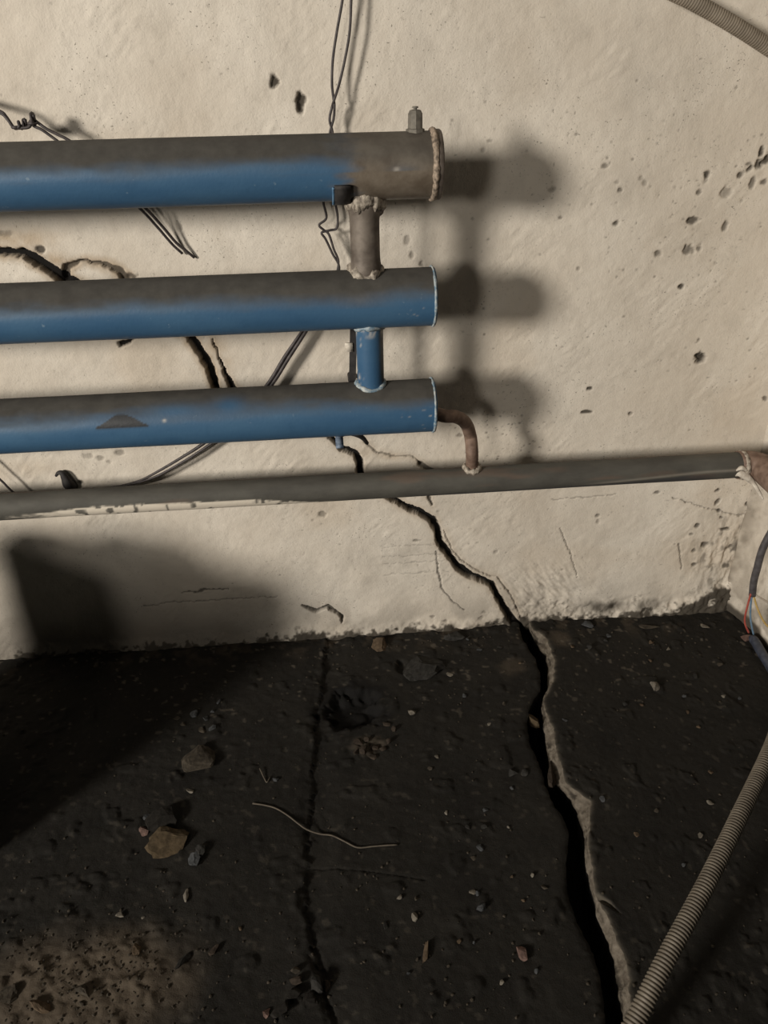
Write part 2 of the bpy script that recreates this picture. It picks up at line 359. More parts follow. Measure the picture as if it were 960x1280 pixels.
# pits, chips and specks
rg = np.random.RandomState(5)
pits = [(343, 103, 5, 7, 1), (376, 127, 7, 11, 1), (877, 447, 8, 8, 1), (874, 425, 3, 3, .8), (738, 487, 4, 3, .9), (735, 516, 8, 3, .9), (789, 517, 3, 3, .8), (956, 499, 4, 4, .7),
        (850, 358, 4, 4, .9), (883, 220, 4, 6, .9), (865, 276, 7, 5, .85), (873, 240, 4, 4, .7), (908, 239, 8, 7, .45), (906, 283, 4, 7, .7), (860, 312, 8, 6, .7), (874, 311, 4, 5, .7),
        (822, 317, 5, 5, .7), (770, 279, 4, 4, .8), (952, 190, 4, 7, .9), (948, 206, 5, 8, .8), (958, 200, 6, 6, .9), (938, 210, 4, 4, .8), (926, 218, 4, 4, .8), (940, 228, 4, 7, .7), (955, 228, 5, 4, .7), (935, 205, 5, 3, .7),
        (774, 237, 4, 3, .7), (755, 208, 4, 3, .6), (800, 222, 3, 3, .5), (805, 228, 3, 4, .5), (723, 335, 3, 3, .6), (700, 272, 4, 2, .6), (788, 518, 3, 2, .7), (770, 228, 3, 2, .5), (610, 300, 3, 2, .5),
        (897, 613, 5, 4, .9), (897, 627, 4, 5, .8), (899, 638, 4, 4, .8), (902, 647, 4, 3, .8), (935, 629, 5, 5, .7), (905, 662, 9, 4, .9), (872, 657, 4, 5, .8), (865, 668, 4, 3, .6), (881, 682, 6, 6, .8), (868, 688, 4, 7, .7),
        (868, 706, 5, 4, .8), (940, 670, 5, 6, .8), (915, 684, 4, 5, .7), (822, 616, 5, 3, .7), (748, 645, 4, 3, .6), (747, 652, 3, 4, .5), (620, 690, 3, 3, .5), (798, 690, 2, 2, .6), (703, 712, 3, 2, .6), (750, 595+50, 3, 2, .4),
        (110, 570, 8, 4, .35), (125, 572, 7, 4, .45), (150, 566, 7, 4, .5), (135, 577, 5, 3, .4), (102, 603, 6, 4, .6), (52, 312, 6, 4, .9), (165, 346, 8, 4, .8), (224, 283, 4, 6, .3), (8, 292, 9, 4, .4),
        (404, 643, 6, 5, .5), (392, 650, 3, 3, .4), (520, 676, 6, 2.5, .6), (575, 545, 5, 3, .5), (548, 620+20, 3, 3, .4), (527, 350-20, 3, 4, .7), (510, 300, 4, 6, .4), (515, 320, 3, 4, .6), (420, 130+30, 2, 2, .3),
        (605, 188, 3, 3, .4), (612, 176, 4, 2, .4), (690, 237, 6, 3, .4), (560, 600+10, 4, 2, .3), (540, 770, 5, 3, .5), (555, 775, 4, 3, .6), (600, 772, 6, 4, .6), (620, 778, 6, 4, .8), (605, 765, 4, 3, .5)]
for k in range(230):
    a, b = rg.uniform(560, 960), rg.uniform(100, 560)
    if rg.rand() < 0.5: a, b = rg.normal(860, 80), rg.normal(250, 70)
    pits.append((a, b, rg.uniform(1.0, 2.6), rg.uniform(1.0, 2.6), rg.uniform(.25, .7)))
for k in range(110):
    pits.append((rg.normal(640, 30), rg.normal(548, 22), rg.uniform(1, 2.4), rg.uniform(.9, 1.9), rg.uniform(.3, .9)))
for k in range(190):
    pits.append((rg.uniform(330, 940), rg.uniform(620, 770), rg.uniform(1, 2.8), rg.uniform(.9, 2.2), rg.uniform(.2, .6)))
for k in range(140):
    pits.append((rg.uniform(0, 640), rg.uniform(0, 600), rg.uniform(.8, 2.4), rg.uniform(.8, 2.2), rg.uniform(.15, .5)))
nz = len(zs); wob = fbm(X*100, Z*100, 3, 71)
for (a, b, rx, ry, s) in pits:
    u, v = px(a, b); k = 1.75/960*(0.82 if rx > 2.9 else 0.62); rx *= k; ry *= k; R = 3*max(rx, ry)
    i0, i1 = np.searchsorted(xs, [u-R, u+R]); j0, j1 = np.searchsorted(zs, [v-R, v+R])
    if i1 <= i0 or j1 <= j0: continue
    idx = (np.arange(i0, i1)[:, None]*nz+np.arange(j0, j1)[None, :]).ravel()
    d = np.hypot((X[idx]-u)/rx, (Z[idx]-v)/ry)+0.75*wob[idx]
    g = 1-ss(0.6, 1.35, d); h[idx] -= g*min(0.010, 0.9*min(rx, ry))*s; dirt_shade[idx] = np.maximum(dirt_shade[idx], g*min(1, s*(1.05 if rx > 0.005 else 0.85)))
# smears
for (a, b, rx, ry, s) in [(105, 160, 60, 12, .12), (640, 95, 60, 30, .05), (525, 60, 14, 60, .13), (800, 110, 30, 40, .14), (850, 150, 20, 12, .15), (500, 705, 120, 55, .20), (560, 640, 60, 30, .12), (520, 690, 50, 8, .22), (500, 715, 60, 6, .2), (260, 740, 40, 4, .35), (300, 735, 20, 3, .3),
                          (850, 110, 30, 14, .10), (780, 235, 40, 30, .14), (870, 290, 50, 40, .12), (775, 757, 85, 16, .95), (600, 780, 100, 9, .62), (700, 735, 40, 10, .2), (880, 745, 40, 14, .6), (350, 640, 60, 10, .10)]:
    dirt_shade = np.maximum(dirt_shade, s*blob(a, b, rx, ry)*(0.6+0.8*fbm(X*30, Z*30, 3, 73)))
for (a, b, rx, ry, s) in [(20, 300, 40, 14, .8), (70, 325, 14, 10, .8), (268, 432, 14, 14, .7), (285, 455, 9, 18, .4), (455, 566, 20, 10, .4), (30, 585, 50, 12, .3), (600, 790-10, 20, 8, .3)]:
    warm = np.maximum(warm, s*blob(a, b, rx, ry)*(0.55+0.6*vn(X*80, Z*80, 75)))
crack = np.clip(crack, 0, 1); dirt_shade = np.clip(dirt_shade, 0, 1); warm = np.clip(warm, 0, 1)
wall = obj('wall_back', (np.stack([X, WY-h, Z], 1), grid(len(xs), nz)), PLASTER, attrs={'dirt_shade': dirt_shade, 'crack': crack, 'warm': warm})
tag(wall, kind='structure')
wall_h = h.reshape(len(xs), nz)
def wall_y(x, z):
    i = int(np.clip(np.searchsorted(xs, x), 0, len(xs)-1)); j = int(np.clip(np.searchsorted(zs, z), 0, nz-1)); return WY-wall_h[i, j]

# right wall
us = axis([(-1.5, 0.0, 0.02), (0.0, 0.41, 0.004)]); z2 = axis([(-0.14, 0.0, 0.02), (0.0, 0.6, 0.004), (0.6, 2.7, 0.06)])   # along the return: front face, then the side seen in the corner
U, Z2 = np.meshgrid(us, z2, indexing='ij'); U = U.ravel(); Z2 = Z2.ravel()
h2 = 0.007*fbm(U*14, Z2*9, 4, 81)+0.0015*fbm(U*45, Z2*45, 3, 83)
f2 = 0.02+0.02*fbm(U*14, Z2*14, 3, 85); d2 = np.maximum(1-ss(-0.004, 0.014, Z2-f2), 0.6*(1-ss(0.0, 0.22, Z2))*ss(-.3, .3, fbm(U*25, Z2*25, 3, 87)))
VX = np.where(U < 0, XR_WALL-U, XR_WALL-h2-0.040*np.exp(-np.abs(0.398-U)/0.030))
nk = np.exp(-np.abs(0.398-U)/0.055)*(1-ss(0.35, 0.60, Z2)); h2 = h2+nk*0.006*fbm(U*70, Z2*22, 4, 88)
VX = np.where(U < 0, VX, VX-nk*0.006*fbm(U*70, Z2*22, 4, 88))
d2 = np.maximum(d2, np.maximum(0.4*ss(0.0, 0.45, fbm(U*30, Z2*18, 4, 89))*(1-ss(0.25, 0.55, Z2)), nk*(0.45+0.5*fbm(U*60, Z2*25, 4, 90)))); VY = np.where(U < 0, 1.24+h2*(U < -0.02), 1.24+U)
wr = obj('wall_right', (np.stack([VX, VY, Z2], 1), grid(len(us), len(z2))[:, ::-1].copy()), PLASTER, attrs={'dirt_shade': d2, 'crack': 0*d2, 'warm': 0.5*d2})
tag(wr, kind='structure')

# ------------------------------------------------------------------ FLOOR with its open crack
CR = [  # image row, left lip, foot of the broken face, lip of the right slab
    (772, 648, 658, 660), (785, 649, 661, 664), (800, 654, 668, 684), (812, 661, 676, 689), (820, 668, 683, 692), (840, 675, 685, 694), (852, 676, 685, 691), (862, 675, 684, 687), (872, 668, 679, 681),
    (885, 662, 678, 682), (910, 659, 680, 692), (925, 662, 682, 694), (940, 668, 684, 696), (960, 676, 687, 702), (980, 681, 697, 708), (1000, 689, 714, 737), (1020, 703, 723, 739), (1035, 710, 729, 738),
    (1050, 711, 732, 736), (1080, 707, 732, 739), (1110, 709, 738, 743), (1122, 712, 742, 747), (1150, 721, 747, 761), (1180, 737, 762, 774), (1200, 745, 767, 782), (1220, 751, 770, 786), (1250, 755, 775, 788), (1280, 757, 780, 790), (1330, 764, 788, 800), (1400, 775, 800, 812)]
FR = 0.004                      # right slab stands a little proud
LL = np.array([G(a, r)[:2] for r, a, b, c_ in CR]); BB = np.array([G(b, r, -0.016)[:2] for r, a, b, c_ in CR]); RR = np.array([G(c_, r, FR)[:2] for r, a, b, c_ in CR])
def prof(A, y):
    o = np.argsort(A[:, 1]); return np.interp(y, A[o, 1], A[o, 0])
yf = axis([(-1.2, 0.4, 0.05), (0.4, 0.56, 0.01), (0.56, WY+0.03, 0.003)])
jag = 0.0022*fbm(yf*55, 0*yf, 3, 91)+0.0012*fbm(yf*160, 0*yf, 2, 92); jag2 = 0.0042*fbm(yf*62, 0*yf+4, 4, 93)
XL = prof(LL, yf)+jag; XB = np.maximum(prof(BB, yf)+jag2*0.8, XL+0.004); XRr = np.maximum(prof(RR, yf)+jag2, XB+0.001)
def floor_h(x, y):
    x = np.asarray(x, float); y = np.asarray(y, float)
    f = 0.005*fbm(x*4, y*4, 3, 101)+0.0013*fbm(x*20, y*20, 4, 103)+0.0011*fbm(x*75, y*75, 3, 107)
    f = f+0.004*ss(0.25, 0.6, fbm(x*26, y*26, 3, 109))                       # crusts
    a, b = G(440, 885)[:2]; d = np.hypot((x-a)/0.080, (y-b)/0.068)+0.35*fbm(x*40, y*40, 3, 111)
    f = f-0.030*(1-ss(0.55, 1.05, d))                                        # sooty pit
    a, b = G(503, 832)[:2]; d = np.hypot((x-a)/0.020, (y-b)/0.030)+0.4*fbm(x*60, y*60, 2, 113); f = f-0.012*(1-ss(0.6, 1.1, d))
    a, b = G(100, 1225)[:2]; d = np.hypot((x-a)/0.20, (y-b)/0.12); s = np.exp(-d*d)
    f = f+s*(0.008*fbm(x*45, y*45, 4, 115)+0.004)
    a, b = G(460, 935)[:2]; d = np.hypot((x-a)/0.05, (y-b)/0.035); f = f+np.exp(-d*d)*0.010*fbm(x*60, y*60, 3, 117)
    p = [G(*q)[:2] for q in ((410, 792), (407, 815), (404, 840), (400, 870), (394, 900), (393, 930), (389, 960), (391, 985), (388, 1010), (384, 1040), (384, 1080), (381, 1110), (380, 1140), (384, 1170), (391, 1195), (400, 1215), (404, 1240), (411, 1270), (418, 1310))]
    D, HW, S = poly_dist(x+0.010*fbm(x*40, y*40, 4, 119), y, p, [0.004, 0.004, 0.004, 0.005, 0.005, 0.004, 0.005, 0.004, 0.004, 0.004, 0.003, 0.003, 0.003, 0.005, 0.009, 0.012, 0.010, 0.007, 0.006], 0.09)
    f = f-(0.0025+0.0065*ss(0.86, 0.76, y))*(1-ss(0.6, 1.5, D/HW))*(0.25+0.75*ss(-0.2, 0.3, fbm(x*9, y*14, 2, 123)))+0.006*np.exp(-(D/0.02)**2)*(S > 0)*fbm(x*50, y*50, 2, 121)
    f = f-0.007*(S < 0)*(1-ss(0.01, 0.07, D))
    p2 = [G(*q)[:2] for q in ((380, 1083), (420, 1085), (470, 1090), (530, 1100))]
    D2, HW2, S2 = poly_dist(x, y, p2, [0.0012]*4, 0.03); f = f-0.003*(1-ss(0.6, 1.6, D2/HW2))
    return f
def floor_attr(x, y):
    sand = np.zeros(x.shape); pale = np.zeros(x.shape); soot = np.zeros(x.shape)
    a, b = G(95, 1240)[:2]; d = np.hypot((x-a)/0.21, (y-b)/0.125)+0.25*fbm(x*12, y*12, 3, 131); sand = np.maximum(sand, 0.9*(1-ss(0.35, 1.15, d)))
    a, b = G(440, 882)[:2]; d = np.hypot((x-a)/0.105, (y-b)/0.092)+0.35*fbm(x*40, y*40, 3, 111); soot = np.maximum(soot, 0.95*(1-ss(0.6, 1.15, d)))
    a, b = G(462, 932)[:2]; d = np.hypot((x-a)/0.05, (y-b)/0.04)+0.4*fbm(x*50, y*50, 3, 133); sand = np.maximum(sand, 0.40*(1-ss(0.4, 1.0, d)))
    a, b = G(640, 835)[:2]; d = np.hypot((x-a)/0.05, (y-b)/0.05)+0.5*fbm(x*30, y*30, 3, 135); sand = np.maximum(sand, 0.38*(1-ss(0.2, 1.0, d)))
    a, b = G(700, 800)[:2]; d = np.hypot((x-a)/0.035, (y-b)/0.05)+0.5*fbm(x*30, y*30, 3, 137); sand = np.maximum(sand, 0.45*(1-ss(0.2, 1.0, d)))
    dw = WY-y; sand = np.maximum(sand, 0.45*(1-ss(0.0, 0.12, dw))*ss(0.0, 0.5, fbm(x*28, y*28, 4, 139)))
    pale = np.maximum(pale, 0.6*ss(0.58, 0.66, fbm(x*70, y*70, 2, 141))*(0.3+0.7*(1-ss(0, 0.5, dw))))
    return sand, pale, soot
def grade(n, a, b, pw): t = np.linspace(0, 1, n); return a+(b-a)*t**pw
# left slab columns: coarse out to the left, fine in view
tl = np.concatenate([np.linspace(-2.6, -0.95, 30)[:-1], np.linspace(-0.95, 0.0, 320)])           # offset from the crack lip is blended
colsL = np.zeros((len(yf), len(tl)))
for i in range(len(yf)):
    k = ss(-0.95, 0.0, tl); colsL[i] = np.where(tl < -0.95, tl, -0.95+(tl+0.95)/0.95*(XL[i]+0.95))
NR = 274
colsR = np.array([np.concatenate([np.linspace(XRr[i], XR_WALL+0.03, 270), [1.25, 1.5, 1.9, 2.6]]) for i in range(len(yf))])
YL = np.repeat(yf[:, None], len(tl), 1); YR = np.repeat(yf[:, None], NR, 1)
hl = floor_h(colsL.ravel(), YL.ravel()).reshape(YL.shape); hr = floor_h(colsR.ravel(), YR.ravel()).reshape(YR.shape)
hl -= 0.006*np.exp(-((XL[:, None]-colsL)/0.006)**1.0)*(0.6+0.8*vn(YL*60, YL*0, 151))           # worn lips
hr += FR*np.exp(-(colsR-XRr[:, None])/0.10)-0.003*np.exp(-(colsR-XRr[:, None])/0.004)
# spur: a short side split at the right lip
sp = [G(*q)[:2] for q in ((745, 1120), (760, 1130), (775, 1143))]
D, HW, S = poly_dist(colsR.ravel(), YR.ravel(), sp, [0.007, 0.005, 0.001], 0.03); hr -= 0.007*(1-ss(0.5, 1.2, D/HW)).reshape(hr.shape)
spur = (1-ss(0.6, 1.3, D/HW)).reshape(hr.shape)
sa, pa, so = floor_attr(np.concatenate([colsL.ravel(), colsR.ravel()]), np.concatenate([YL.ravel(), YR.ravel()]))
pa[len(YL.ravel()):] = np.maximum(pa[len(YL.ravel()):], 0.8*spur.ravel())
edge = np.exp(-(colsR-XRr[:, None])/0.0035)*(vn(YR*120, YR*0, 153)*0.7+0.3); pa[len(YL.ravel()):] = np.maximum(pa[len(YL.ravel()):], edge.ravel())
VL = np.stack([colsL, YL, hl], 2).reshape(-1, 3); VR = np.stack([colsR, YR, hr], 2).reshape(-1, 3)
fl = np.concatenate([grid(len(yf), len(tl))[:, ::-1], grid(len(yf), NR)[:, ::-1]+len(VL)])
floor = obj('floor', (np.concatenate([VL, VR]), fl), FLOOR, attrs={'sand': sa, 'pale': pa, 'soot': so}); tag(floor, kind='structure')
# broken faces of the two slabs and the bottom of the crack
nf = 10; t = np.linspace(0, 1, nf)
xf = XRr[:, None]+(XB-XRr)[:, None]*t[None, :]; zf = hr[:, :1]*(1-t[None, :])+(-0.020)*t[None, :]
yy = np.repeat(yf[:, None], nf, 1)
bumpf = 0.0055*fbm(yy*60, zf*220, 3, 161)*np.sin(PI*np.clip(t, 0, 1))[None, :]
zf = zf+bumpf; xf = xf-bumpf*0.4
so1 = 0.75*ss(0.05, 0.45, fbm(yy*48, zf*110, 4, 163))*ss(0.1, 0.6, t)[None, :]
fc = obj('broken_edge', (np.stack([xf, yy, zf], 2).reshape(-1, 3), grid(len(yf), nf)), BROKEN, floor, attrs={'soot': so1}); fc['label'] = 'pale freshly broken face of the right slab along the crack'
zz = np.array([-0.020, -0.05, -0.10, -0.125, -0.125, -0.05, -0.02, 0.0])
xx = np.stack([XB, XB+0.002, XB+0.004, XB, XL+0.002, XL-0.002, XL-0.001, XL], 1); zz = np.repeat(zz[None, :], len(yf), 0).copy(); zz[:, -1] = hl[:, -1]; zz[:, 0] = zf[:, -1]
yy = np.repeat(yf[:, None], 8, 1); zz[:, 1:-1] += 0.006*fbm(yy*40, xx*40, 2, 165)[:, 1:-1]
obj('crack_channel', (np.stack([xx, yy, zz], 2).reshape(-1, 3), grid(len(yf), 8)), FLOOR, floor, attrs={'sand': 0*zz, 'pale': 0*zz, 'soot': 0*zz+0.7})['label'] = 'dark sooty inside of the open crack'
def fz(x, y):
    z = float(floor_h(np.array([x]), np.array([y]))[0]); xr = float(np.interp(y, yf, XRr))
    if x > xr: z += FR*math.exp(-(x-xr)/0.10)
    return z

# ------------------------------------------------------------------ RADIATOR of three blue pipes
Z1, Z2_, Z3 = H-0.1626, H-0.3898, H-0.6092
RP = 0.0537
XE = [W(541, 207, PY)[0], W(540, 372, PY)[0], W(540, 507, PY)[0]]
rad = thing('pipe_radiator', (0.0, PY, 0.0), 'welded radiator of three thick blue horizontal pipes with dusty tops', 'radiator')
def pipe_geo(x0, xe, R, yc, zc, seg=112, fine=0.0022, xf0=-0.80):
    xs_ = axis([(x0, xf0, 0.08), (xf0, xe, fine)]); A = np.linspace(0, 2*PI, seg, endpoint=False)
    XX, AA = np.meshgrid(xs_, A, indexing='ij'); n = len(xs_)
    rr = R+0.0005*fbm(XX*7, np.cos(AA)*3+5, 2, 171)
    V = np.stack([XX, yc-rr*np.cos(AA), zc+rr*np.sin(AA)], 2).reshape(-1, 3)
    i = np.arange(n-1)[:, None]*seg; k = np.arange(seg)[None, :]; k2 = (k+1) % seg
    Fc = np.stack([(i+k), (i+k2), (i+seg+k2), (i+seg+k)], 2).reshape(-1, 4)
    return V, Fc, XX.ravel(), AA.ravel()
def pxx(p, y=PY, row=380): return W(p, row, y)[0]
def pipe_attrs(XX, AA, th, kind):
    nz_ = np.sin(AA); fr = np.cos(AA)      # fr > 0 faces the room
    n = 0.16*fbm(XX*7, AA*1.2, 4, 181+kind)+0.08*fbm(XX*30, AA*5, 3, 183+kind)
    d = ss(th-0.36, th+0.28, nz_+n); burn = np.zeros(XX.shape); chip = np.zeros(XX.shape); pale = np.zeros(XX.shape)
    def spot(p, row, rx, ra, a): return np.exp(-(((XX-pxx(p, PY, row))/rx)**2+((AA-a)/ra)**2))
    if kind == 0:
        xb = pxx(418, PY, 210); xo = XX+0.035*fbm(XX*25, AA*4, 3, 191)
        burn = ss(xb-0.02, xb+0.05, xo)*(1-0.75*np.clip(spot(500, 210, 0.022, 0.28, -0.25)+0.8*spot(515, 215, 0.02, 0.25, -0.75), 0, 1)); d = d*(1-0.35*burn)
        burn = np.maximum(burn, 0.45*ss(-0.95, -0.2, -(-nz_)*0-XX*0-1)*0)
        for (p, a, s) in ((492, 0.02, .6), (494, -0.05, .6), (503, -0.40, .5), (496, -0.55, .7), (488, -0.72, .8), (480, -0.80, .9)):
            pale = np.maximum(pale, s*spot(p, 210, 0.005, 0.05, a))
        pale = np.maximum(pale, 0.6*ss(0.35, 0.6, fbm(XX*90, AA*14, 3, 193))*spot(455, 215, 0.05, 0.35, -0.85))
    if kind == 1:
        burn = 0.55*spot(452, 345, 0.05, 0.5, 0.55)
        pale = 0.55*ss(0.55, 0.7, fbm(XX*60, AA*10, 2, 195))*ss(-0.2, 0.2, -nz_)*ss(pxx(500), pxx(530), XX)
    if kind == 2:
        d = d*(1-0.85*np.clip(spot(225, 510, 0.055, 0.30, 0.60)+spot(290, 505, 0.03, 0.36, 0.70), 0, 1))
        x0 = pxx(160, PY, 525); tz = (AA-0.32)/0.22
        tr = (1-ss(-0.002, 0.002, np.abs(XX-x0)-0.046*(1.05-0.42*np.clip(tz+0.6, 0, 2)+0.10*fbm(XX*40, AA*7, 2, 197))))*ss(0.10, 0.14, AA)*(1-ss(0.56, 0.68, AA)); chip = 0.95*tr
        pale = 0.8*spot(213, 527, 0.0035, 0.05, 0.32)+0.5*ss(0.52, 0.68, fbm(XX*70, AA*12, 2, 199))*ss(pxx(470), pxx(540), XX)*ss(-0.1, 0.3, -nz_+0.3)
    return {'dust': np.clip(d, 0, 1), 'burn': np.clip(burn, 0, 1), 'chip': np.clip(chip, 0, 1), 'pale': np.clip(pale, 0, 1)}
for k, (zc, xe, th) in enumerate(((Z1, XE[0], 0.26), (Z2_, XE[1], 0.34), (Z3, XE[2], 0.50))):
    V, Fc, XX, AA = pipe_geo(-3.0, xe, RP, PY, zc)
    p = obj('pipe', (V, Fc), PIPE, rad, attrs=pipe_attrs(XX, AA, th, k))
    p['label'] = ['thickest blue top pipe, scorched brown at its right end', 'blue middle pipe with a dusty grey upper half', 'blue bottom pipe with a dark chipped patch'][k]
    # end plate
    if k == 0:
        g = tube([(xe-0.004, PY, zc), (xe+0.002, PY, zc), (xe+0.010, PY, zc), (xe+0.0125, PY, zc)], [RP*1.0, RP*1.045, RP*1.045, RP*1.01], 64)
        obj('end_cap', g, BARE, rad)['label'] = 'thick scorched end plate of the top pipe'
        obj('weld_bead', ring((xe-0.001, PY, zc), 'x', RP+0.0010, 0.0046, 0.30, 120, 8, 3, 1.2), WELDW, rad)['label'] = 'lumpy pale brown weld ring round the top end plate'
    else:
        g = tube([(xe-0.003, PY, zc), (xe+0.003, PY, zc), (xe+0.004, PY, zc)], [RP*0.995, RP*1.0, RP*0.98], 64)
        obj('end_cap', g, simple('blue_end_plate', (0.05, 0.11, 0.2), (0.07, 0.15, 0.26), 40), rad)
        obj('weld_bead', ring((xe, PY, zc), 'x', RP+0.0002, 0.0026, 0.5, 90, 6, 5+k), WELDB, rad)['label'] = 'thin pale blue weld rim on the pipe end'
# vertical joining stubs
def saddle(R, rv, s):
    return lambda a: s*(math.sqrt(max(R*R-(rv*math.sin(a))**2, 0))-R)
xc1 = 0.5*(W(437, 290, PY)[0]+W(475, 290, PY)[0]); rc1 = 0.0265
zt = np.linspace(Z1-0.040, Z2_+0.040, 30)
pr = rc1*np.array([1.0+0.16*math.exp(-((z-(Z1-RP))/0.020)**2)+0.10*math.exp(-((z-(Z2_+RP))/0.014)**2) for z in zt])
obj('connector_pipe', tube([(xc1, PY, z) for z in zt], pr, 40), BARE, rad)['label'] = 'bare brownish connecting stub between top and middle pipes'
obj('weld_bead', ring((xc1, PY, Z1-RP+0.001), 'z', rc1+0.000, 0.0090, 0.8, 72, 12, 11, 1.9, saddle(RP, rc1, -1.0)), WELD, rad)['label'] = 'thick pale weld lump under the top pipe'
obj('weld_bead', ring((xc1, PY, Z2_+RP-0.001), 'z', rc1+0.000, 0.0080, 0.7, 72, 12, 12, 1.5, saddle(RP, rc1, 1.0)), WELD, rad)['label'] = 'pale weld lump on top of the middle pipe'
xc2 = 0.5*(W(444, 440, PY)[0]+W(481, 440, PY)[0])
zt = np.linspace(Z2_-0.040, Z3+0.040, 24); n_ = 40
g = tube([(xc2, PY, z) for z in zt], 0.0262, n_); nv = len(g[0])
vz = np.array([v[2] for v in g[0]]); vx = np.array([v[0] for v in g[0]]); vy = np.array([v[1] for v in g[0]])
an = np.arctan2(vx-xc2, PY-vy)
pale = 0.9*ss(0.1, 0.5, fbm(an*4, vz*60, 3, 201))*ss(0.020, 0.0, (Z2_-RP)-vz-0.0)+0.7*ss(0.35, 0.6, fbm(an*5, vz*70, 3, 203))*(an < -0.5)
chip = 0.9*ss(0.75, 1.0, an+0.15*fbm(an*3, vz*30, 2, 205))*(an < 2.6)  # right side of the stub coloured dark as its shaded side
obj('connector_pipe', g, PIPE, rad, attrs={'dust': 0*vz, 'burn': 0*vz, 'chip': np.clip(chip, 0, 1), 'pale': np.clip(pale, 0, 1)})['label'] = 'blue connecting stub between middle and bottom pipes'
obj('weld_bead', ring((xc2, PY, Z2_-RP), 'z', 0.0265, 0.0052, 0.6, 44, 8, 13, 1.1, saddle(RP, 0.0262, -1.0)), WELDB, rad)
obj('weld_bead', ring((xc2, PY, Z3+RP), 'z', 0.0265, 0.0048, 0.5, 44, 8, 14, 1.0, saddle(RP, 0.0262, 1.0)), WELDB, rad)
# air vent on the top pipe
vx_ = W(519, 150, PY)[0]; zv = Z1+RP
vent = obj('air_vent', tube([(vx_, PY, zv-0.006), (vx_, PY, zv+0.003), (vx_, PY, zv+0.004), (vx_, PY, zv+0.026), (vx_, PY, zv+0.031), (vx_, PY, zv+0.032)], [0.0165, 0.0160, 0.0125, 0.0122, 0.0095, 0.006], 8), BRASS, rad, smooth=False)
vent['label'] = 'small hexagonal air vent standing on the top pipe'
obj('vent_screw', tube([(vx_, PY, zv+0.030), (vx_, PY, zv+0.034), (vx_, PY, zv+0.0345), (vx_, PY, zv+0.037)], [0.003, 0.003, 0.0055, 0.005], 10), BRASS, vent, smooth=False)
# bent branch from the bottom pipe down into the supply pipe
PYT = 1.500; ZT = H-0.5477*PYT; RT = 0.0297
rb = 0.0138
br = spline([(XE[2]-0.002, PY, Z3-0.016), W(556, 520, PY+0.006), W(570, 521, PY+0.022), W(582, 529, PY+0.045), W(588, 545, PY+0.070), W(590, 565, PYT-0.010), W(590, 580, PYT), W(590, 596, PYT)], 6)
obj('branch_pipe', tube(br, rb, 24), RUST, rad)['label'] = 'thin rusty bent pipe from the bottom pipe end down to the supply pipe'
bx = W(590, 585, PYT)[0]
obj('weld_bead', ring((bx, PYT, ZT+RT+0.002), 'z', rb+0.002, 0.0065, 0.5, 64, 10, 15, 1.3, saddle(RT, rb, 1.0)), WELD, rad)['label'] = 'pale weld at the foot of the bent branch'
# bracket strip with hooks that carry the pipes
bxk = W(439.5, 445, PY+0.02)[0]
bk = thing('pipe_bracket', (bxk, PY+0.07, Z3), 'flat black steel bracket strip behind the pipes left of the stubs, hooks under them', 'bracket')
ystr = PY+RP+0.004
sg = box((0, 0, 0), (0.014, 0.006, 1.0)); zt_, zb2 = Z1+0.03, Z3-0.05
xt_, xb_ = W(449, 260, ystr)[0], W(437.5, 480, ystr)[0]
obj('strip', ([(v[0]+(xb_ + (xt_-xb_)*(v[2]+0.5)*1.05), v[1]+ystr+0.004, zb2+(zt_-zb2)*(v[2]+0.5)) for v in sg[0]], sg[1]), DARKST, bk, smooth=False)
for k, (hz, cz) in enumerate(((Z1, 0.0), (Z3, 0.0))):
    obj('wall_bolt', tube([(bxk, ystr+0.004, hz), (bxk, WY+0.01, hz)], 0.005, 10), DARKST, bk)
obj('paint_splash', box((xb_+0.001, ystr+0.0005, W(440, 434, ystr)[2]), (0.0155, 0.005, 0.018)), LIME, bk)['label'] = 'pale splash of whitewash on the bracket strip'
def hook(xh, zc, a0, a1, wd, mat, tip=None):
    V = []; Fc = []; n = 22; R1, R2 = RP+0.0008, RP+0.0060
    for i in range(n+1):
        a = a0+(a1-a0)*i/n; fl = 0.0 if tip is None else tip*max(0, (i-n+5)/5.0)**1.5
        for r in (R1+fl, R2+fl):
            for sx in (-wd/2, wd/2): V.append((xh+sx, PY-r*math.cos(a), zc+r*math.sin(a)))
    for i in range(n):
        b = 4*i
        for p_, q_ in ((0, 1), (1, 3), (3, 2), (2, 0)): Fc.append((b+p_, b+q_, b+4+q_, b+4+p_))
    Fc.append((0, 2, 3, 1)); b = 4*n; Fc.append((b, b+1, b+3, b+2)); return V, Fc
xh1 = W(428, 243, PY-0.03)[0]
obj('hook', hook(xh1, Z1, -PI, -0.36, 0.027, DARKST, 0.003), DARKST, bk)['label'] = 'black hook end curling up on the front of the top pipe'
obj('hook_edge', hook(xh1-0.0155, Z1, -1.35, -0.42, 0.0045, DARKST, 0.003), simple('blue_edge_paint', (0.05, 0.13, 0.24), (0.12, 0.21, 0.31), 60), bk)['label'] = 'blue painted edge of the upper hook'
xh3 = W(424, 548, PY)[0]
obj('hook', hook(xh3, Z3, -PI, -1.12, 0.016, DARKST, 0.018), simple('worn_blue_hook', (0.04, 0.06, 0.10), (0.22, 0.27, 0.34), 90), bk)['label'] = 'worn blue hook tip under the bottom pipe'

obj('hook_shadow', strand_r([W(426, 544, PY-0.012), W(434, 541, PY-0.010), W(444, 543, PY-0.004), W(453, 547, PY+0.006), W(459, 554, PY+0.020)], [.005, .006, .005, .005, .004], 5, 8), DARKST, bk)  # dark arc modelled as a tube in place of the hook's curved shadow

